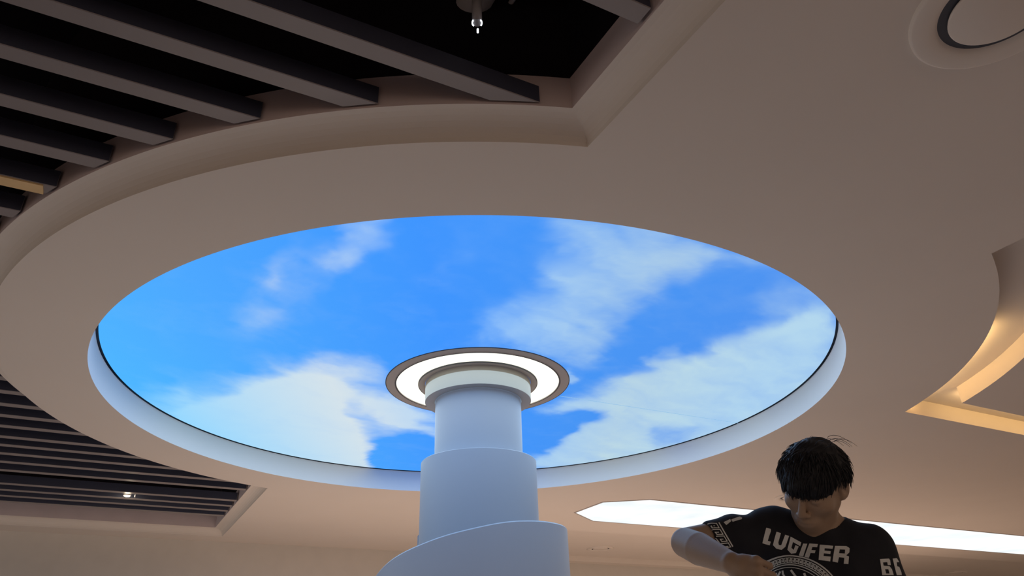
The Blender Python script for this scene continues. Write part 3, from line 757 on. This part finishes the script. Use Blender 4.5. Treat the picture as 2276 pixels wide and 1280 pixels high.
# hair: close cap plus many locks
HR = Sdf()
HR.ell(hp(0, -.016, .032), np.array((.088, .103, .090)) * HSC, .01, HA); HR.ell(hp(0, .030, .034), np.array((.070, .076, .060)) * HSC, .02, HA)
def haircut(X, D):
    q = (X - HCN) @ HA.T / HSC; x, f, u = q[:, 0], q[:, 1], q[:, 2]
    hl = np.interp(f, [-.11, -.05, -.01, .025, .055, .085], [-.050, -.030, .004, .004, .006, .006])
    hl = hl + .026 * np.clip((np.abs(x) - .048) / .03, 0, 1) * np.exp(-((f - .015) / .045) ** 2)
    hl = hl + .004 * np.sin(x * 260) + .003 * np.sin(x * 610 + 1)
    rough = .0016 * np.sin(x * 95 + f * 60 + 2 * np.sin(u * 70)) + .0012 * np.sin(f * 120 - x * 80 + 3 * np.sin(x * 50)) + .0010 * np.sin(x * 500 + 4 * np.sin(f * 90))
    return np.maximum(D + rough, hl - u)
V, F = net(HR, HCN - .15, HCN + .15, .0030, haircut)
cap = npmesh('hair', V, F, M['hair'], man)
CROWN = np.array([.012, -.045, .125])
ch = []
rs = np.random.RandomState(11)
for i in range(3600):
    th = rs.uniform(0, 2 * np.pi); ph = rs.uniform(0, 1) ** .5 * 1.75
    dx, df, du = math.sin(ph) * math.cos(th), math.sin(ph) * math.sin(th), math.cos(ph)
    root = np.array([.087 * dx, -.016 + .101 * df, .032 + .084 * du])
    lim = float(np.interp(root[1], [-.11, -.05, -.01, .025, .055, .085], [-.045, -.025, .008, .008, .012, .014]))
    lim += .026 * min(max((abs(root[0]) - .048) / .03, 0), 1) * math.exp(-((root[1] - .015) / .045) ** 2)
    if root[2] < lim: continue
    nrm = unit(np.array([dx / .084, df / .102, du / .090]))
    if df > .15: root = root + nrm * .017 * (1 - dx * dx) * min(1, (df - .15) * 2.5) * (1 if du > -.2 else .3) + np.array([0, .006 * df, 0])
    out = root - np.array([.0, -.04, .13]); out = out - (out @ nrm) * nrm; nO = np.linalg.norm(out); out = out / nO if nO > .01 else np.array([rs.uniform(-1, 1), rs.uniform(-1, 1), 0])
    front = max(0, df)
    flow = unit(out * 1.0 + np.array([rs.normal(0, .26), rs.normal(0, .20) + .25 * front, -.22]) )
    flow = unit(flow - (flow @ nrm) * nrm * .85)
    L = rs.uniform(.022, .045) * (1.0 + .25 * front)
    lift = rs.uniform(.05, .50) * (1.6 if abs(dx) > .5 else 1.25 if du > .6 else .8) * (.35 if front > .5 else 1)
    pts = [root - nrm * .004]
    d = unit(flow + nrm * lift)
    p = pts[0]
    for s_ in range(4):
        p = p + d * L / 4; pts.append(p); d = unit(d + np.array([0, .02, -.18]) - nrm * .16)
    # keep the fringe off the nose and cheeks
    if pts[-1][2] < lim - (.012 if df > .35 else .030): continue
    ch.append(([HCN + HSC * (HA.T @ q) for q in pts], rs.uniform(.0014, .0032), .0003))
for x0, f0, bend in [(.030, -.02, 1), (.045, -.03, 1.25), (.055, -.01, .8), (.0, .0, .3), (.035, -.05, 1.4), (.06, -.03, 1.1), (.05, .02, .9), (.02, .01, .5)]:
    p = np.array([x0, f0, .125]); d = unit(np.array([.5 * bend, .15, .55])); pts = [p]
    for s_ in range(7):
        p = p + d * .011; pts.append(p); d = unit(d + np.array([.10 * bend, .05, -.22]))
    ch.append(([HCN + HSC * (HA.T @ q) for q in pts], .0009, .0003))
locks = tubes('hair_locks', ch, M['hair'], cap)
# shirt
S = Sdf()
S.ell((0, .065, 1.12), (.158, .118, .24), .06); S.ell((-.008, .048, 1.35), (.163, .120, .195), .05)
S.cone((-.128, .040, 1.541), (.098, .050, 1.484), .066, .051, .04)
S.cone((.008, .055, 1.525), (-.095, .045, 1.545), .057, .051, .03); S.cone((.010, .055, 1.525), (.085, .052, 1.494), .058, .048, .03)
HEM = np.array([-.286, -.086, 1.522])
S.cone(SH + [0, 0, -.002], SH + (HEM - SH) * .55 + [0, 0, -.006], .061, .058, .03); S.cone(SH + (HEM - SH) * .55 + [0, 0, -.006], HEM + (SH - HEM) * .06, .060, .047, .02)
S.cone(SH2 + [.0, 0, -.004], EL2 + (SH2 - EL2) * .18, .049, .054, .03)
def shirtcut(X, D):
    # folds
    x, y, z = X[:, 0], X[:, 1], X[:, 2]
    D = D + .0028 * np.sin(26 * x + 60 * z + 3 * np.sin(14 * z)) * np.exp(-((x + .17) / .07) ** 2) + .0022 * np.sin(48 * x - 30 * z + 2 * np.sin(20 * x)) + .0012 * np.sin(95 * x + 40 * z)
    # neck opening, sleeve openings, hem
    ax = unit(NB1 - NB0); t = (X - (NB0 + ax * .040)) @ ax; r = np.sqrt(np.maximum((((X - NB0) - ((X - NB0) @ ax)[:, None] * ax) ** 2).sum(1), 0))
    D = smax(D, -(np.maximum(r - .0570 - .25 * np.maximum(t - .03, 0), -t)), .006)
    a = unit(EL - SH); t = (X - HEM) @ a; D = np.maximum(D, np.where(x < -.17, t, -9))
    r = np.sqrt((((X - SH) - ((X - SH) @ a)[:, None] * a) ** 2).sum(1)); D = np.maximum(D, -np.maximum(r - .0395, -(t + .035)))
    D = np.maximum(D, .90 - z)
    return D
V, F = net(S, (-.34, -.20, .86), (.25, .25, 1.66), .0036, shirtcut)
shirt = npmesh('shirt', V, F, M['shirt'], man)
# collar rib
ax = unit(NB1 - NB0)
# trousers and shoes
T = Sdf()
T.ell((0, .07, .93), (.168, .125, .13), .04)
for s in (-1, 1):
    T.cone((s * .085, .075, .88), (s * .10, .065, .50), .098, .080, .03); T.cone((s * .10, .065, .50), (s * .11, .08, .09), .080, .062, .02)
V, F = net(T, (-.25, -.12, .04), (.25, .25, 1.08), .008); npmesh('trousers', V, F, M['trouser'], man)
for s in (-1, 1):
    Q = Sdf(); Q.cone((s * .11, .11, .045), (s * .135, -.11, .038), .048, .042, .02); Q.cone((s * .11, .09, .06), (s * .11, .085, .10), .046, .042, .02)
    V, F = net(Q, (s * .12 - .12, -.2, -.02), (s * .12 + .12, .2, .16), .006, lambda X, D: np.maximum(D, .0 - X[:, 2])); npmesh('shoe', V, F, M['shoe'], man)
# prints on the shirt: outlines in metres across the shirt front, laid onto the cloth
cv = np.array([v.co for v in shirt.data.vertices]); SB = BVHTree.FromPolygons([tuple(v) for v in cv], [tuple(p.vertices) for p in shirt.data.polygons])
def lay(x, z, off=.0013):
    h = SB.ray_cast(Vector((x, -.6, z)), Vector((0, 1, 0)))
    if h[0] is None or h[0].y > .12: return None
    return h[0] + h[1] * off if h[1].y < 0 else h[0] - h[1] * off
def pin(poly, x, z):
    c = False
    for i in range(len(poly)):
        x1, z1 = poly[i]; x2, z2 = poly[(i + 1) % len(poly)]
        if (z1 > z) != (z2 > z) and x < (x2 - x1) * (z - z1) / (z2 - z1) + x1: c = not c
    return c
def fill(polys, vs, fs, step=.0035):
    pts, ed = [], []
    for pl in polys:
        s0 = len(pts); m = []
        for i in range(len(pl)):
            a, b = Vector(pl[i]), Vector(pl[(i + 1) % len(pl)]); k = max(1, int((b - a).length / step))
            m += [a + (b - a) * j / k for j in range(k)]
        pts += m; ed += [(s0 + i, s0 + (i + 1) % len(m)) for i in range(len(m))]
    o = polys[0]; x0, x1 = min(p[0] for p in o), max(p[0] for p in o); z0, z1 = min(p[1] for p in o), max(p[1] for p in o)
    for i in range(int((x1 - x0) / step)):
        for j in range(int((z1 - z0) / step)):
            x, z = x0 + (i + .5) * step, z0 + (j + .5) * step
            if pin(o, x, z) and not any(pin(h_, x, z) for h_ in polys[1:]): pts.append(Vector((x, z)))
    v, _, f, *_ = delaunay_2d_cdt(pts, ed, [], 0, 1e-7)
    w_ = [lay(p.x, p.y) for p in v]; s0 = len(vs); vs += [q if q is not None else Vector((0, 0, 1.3)) for q in w_]
    for t in f:
        c = sum((v[i] for i in t), Vector((0, 0))) / len(t)
        if pin(o, c.x, c.y) and not any(pin(h_, c.x, c.y) for h_ in polys[1:]) and all(w_[i] is not None for i in t):
            q = [w_[i] for i in t]
            if max((q[i] - q[i - 1]).length for i in range(len(q))) < .03: fs.append(tuple(s0 + i for i in t))
def stroke(line, w_, vs, fs, closed=False):
    for i in range(len(line) - 1):
        a, b = Vector(line[i]), Vector(line[i + 1]); d = (b - a); L_ = d.length
        if L_ < 1e-6: continue
        d /= L_; n = Vector((-d.y, d.x)) * w_ / 2; a = a - d * w_ / 2; b = b + d * w_ / 2; k = max(1, int(L_ / .004))
        prev = None
        for j in range(k + 1):
            p = a + (b - a) * j / k; q = [lay(*(p - n)), lay(*(p + n))]
            if None in q: prev = None; continue
            vs += q; cur = (len(vs) - 2, len(vs) - 1)
            if prev and (vs[cur[0]] - vs[prev[0]]).length < .02: fs.append((prev[0], cur[0], cur[1], prev[1]))
            prev = cur
def made(name, vs, fs, label=None):
    o = frompy(name, vs, fs, M['print']); o.parent = shirt
    if label: o['label'] = label
    return o
WORD = [
    [[(-0.1376, 1.5469), (-0.1275, 1.5436), (-0.1281, 1.5385), (-0.1402, 1.5158), (-0.1335, 1.5137), (-0.138, 1.5057), (-0.1544, 1.51)]],
    [[(-0.115, 1.5366), (-0.1051, 1.5327), (-0.116, 1.5108), (-0.1158, 1.5052), (-0.1102, 1.5044), (-0.0955, 1.5283), (-0.0863, 1.5247), (-0.101, 1.5001), (-0.1112, 1.4938), (-0.1235, 1.4975), (-0.1301, 1.5059)]],
    [[(-0.0829, 1.5229), (-0.06, 1.5059), (-0.0644, 1.497), (-0.0798, 1.5096), (-0.0866, 1.4959), (-0.0818, 1.4903), (-0.0754, 1.5012), (-0.068, 1.4968), (-0.0782, 1.4816), (-0.09, 1.4816), (-0.0973, 1.4927)]],
    [[(-0.0563, 1.5026), (-0.0465, 1.501), (-0.0619, 1.471), (-0.0721, 1.4748)]],
    [[(-0.0415, 1.5011), (-0.0213, 1.4972), (-0.0248, 1.4892), (-0.0359, 1.4912), (-0.0396, 1.4839), (-0.03, 1.4818), (-0.0333, 1.4748), (-0.043, 1.4767), (-0.0489, 1.4654), (-0.0593, 1.4694)]],
    [[(-0.0174, 1.4951), (0.0125, 1.4894), (0.0095, 1.4821), (-0.0081, 1.4849), (-0.0098, 1.479), (0.0042, 1.4765), (0.0019, 1.4698), (-0.0126, 1.4723), (-0.0147, 1.4658), (0.0014, 1.4633), (-0.0024, 1.4519), (-0.0277, 1.4571)]],
    [[(0.0166, 1.4891), (0.0426, 1.487), (0.049, 1.481), (0.046, 1.4705), (0.0373, 1.4634), (0.0426, 1.4601), (0.0374, 1.4422), (0.0274, 1.4436), (0.0319, 1.4578), (0.0201, 1.4604), (0.0146, 1.4478), (0.003, 1.4515)], [(0.0257, 1.4795), (0.0378, 1.4781), (0.0351, 1.4681), (0.0222, 1.47)]]]
for polys in WORD:
    vs, fs = [], []; fill(polys, vs, fs); made('printed_letter', vs, fs)
SIXES = [[[(0.1113, 1.4527), (0.1324, 1.454), (0.134, 1.4498), (0.1324, 1.4385), (0.1255, 1.4384), (0.126, 1.4455), (0.1162, 1.4447), (0.1155, 1.437), (0.1289, 1.4356), (0.1325, 1.4285), (0.1327, 1.4143), (0.1069, 1.4144)], [(0.1166, 1.4284), (0.1242, 1.4284), (0.1241, 1.4179), (0.1165, 1.4179)]], [[(0.1407, 1.4541), (0.151, 1.4555), (0.1543, 1.4465), (0.1478, 1.4459), (0.1465, 1.436), (0.151, 1.4348), (0.1525, 1.4221), (0.1516, 1.4149), (0.1397, 1.4144)]]]
for polys in SIXES:
    vs, fs = [], []; fill(polys, vs, fs); made('printed_numeral', vs, fs)
vs, fs = [], []
fill([[(-0.237, 1.5627), (-0.2201, 1.5708), (-0.2178, 1.5644), (-0.2307, 1.5544)]], vs, fs)
fill([[(-0.2176, 1.5691), (-0.1973, 1.5783), (-0.1916, 1.5742), (-0.1933, 1.5696), (-0.2145, 1.5622)]], vs, fs)
made('shoulder_print', vs, fs)
# key border round the raised sleeve
A0, A1, B1_, B0_ = [Vector(q) for q in ((-.2872, 1.5608), (-.2529, 1.4980), (-.2225, 1.5018), (-.2460, 1.5600))]
def band(t, s_): return (A0 + (A1 - A0) * t) * (1 - s_) + (B0_ + (B1_ - B0_) * t) * s_
vs, fs = [], []
def bl(pts, w_): stroke([band(*p) for p in pts], w_, vs, fs)
bl([(i / 12 * 1.02 - .02, .03) for i in range(13)], .0030); bl([(i / 12 * 1.0 - .02, .97) for i in range(13)], .0030)
NK = 3.6; i = 0
while i < NK:
    q = lambda t, s_: (min((i + t) / NK, 1.0), s_)
    bl([q(.05, .20), q(.05, .80), q(.80, .80), q(.80, .42), q(.48, .42), q(.48, .60)], .0021)
    bl([q(.05, .20), q(1.05, .20)], .0021); i += 1
made('sleeve_border', vs, fs, 'white key pattern border around the raised sleeve')
# round medallion
CM, EX, EY = Vector((-.1255, 1.3313)), Vector((.000278, -.0000292)), Vector((.0000525, .000295))
def mp(r, a): return CM + EX * (r * math.cos(a)) + EY * (r * math.sin(a))
vs, fs = [], []
for r, w_ in ((496, .0036), (420, .0026), (398, .0018)):
    stroke([mp(r, i / 90 * math.pi) for i in range(91)], w_, vs, fs)
NM = 44
for i in range(NM):
    a = lambda t: (NM - i - t) / NM * math.pi * 1.0
    stroke([mp(436, a(.08)), mp(478, a(.08)), mp(478, a(.80)), mp(450, a(.80)), mp(450, a(.45)), mp(462, a(.45))], .0021, vs, fs)
    stroke([mp(436, a(.08)), mp(436, a(1.08))], .0021, vs, fs)
for k_ in range(7):      # pale wavy strands in the middle
    stroke([mp(120 + 250 * t, 1.05 + k_ * .16 + .16 * math.sin(5 * t + k_)) for t in [j / 14 for j in range(15)]], .0060 - .0004 * k_, vs, fs)
made('chest_medallion', vs, fs, 'white round medallion print with key border and wavy strands')
# small pale tool held between thumb and fingers
tl = np.array([-.190, -.318, 1.396]); mw = man.matrix_world
tool = empty('hand_tool', mw @ Vector(tl))
def mt(name, a, b, r, m_, r2=None):
    return tube(name, mw @ Vector(a), mw @ Vector(b), r, m_, tool, 20, r2)
M['pale'] = mat('pale_plastic', (.55, .58, .66), .4)
mt('handle', tl + [-.004, 0, .014], tl + [.010, .004, -.060], .0085, M['pale'], .0095); mt('tip', tl + [-.004, 0, .014], tl + [-.0055, -.001, .022], .0070, M['pale'], .004)
tag(tool, 'small pale plastic tool pinched in the man\'s raised hand', 'tool')
tag(man, 'person in a black printed T-shirt looking down, right elbow raised, dark tousled hair', 'person')
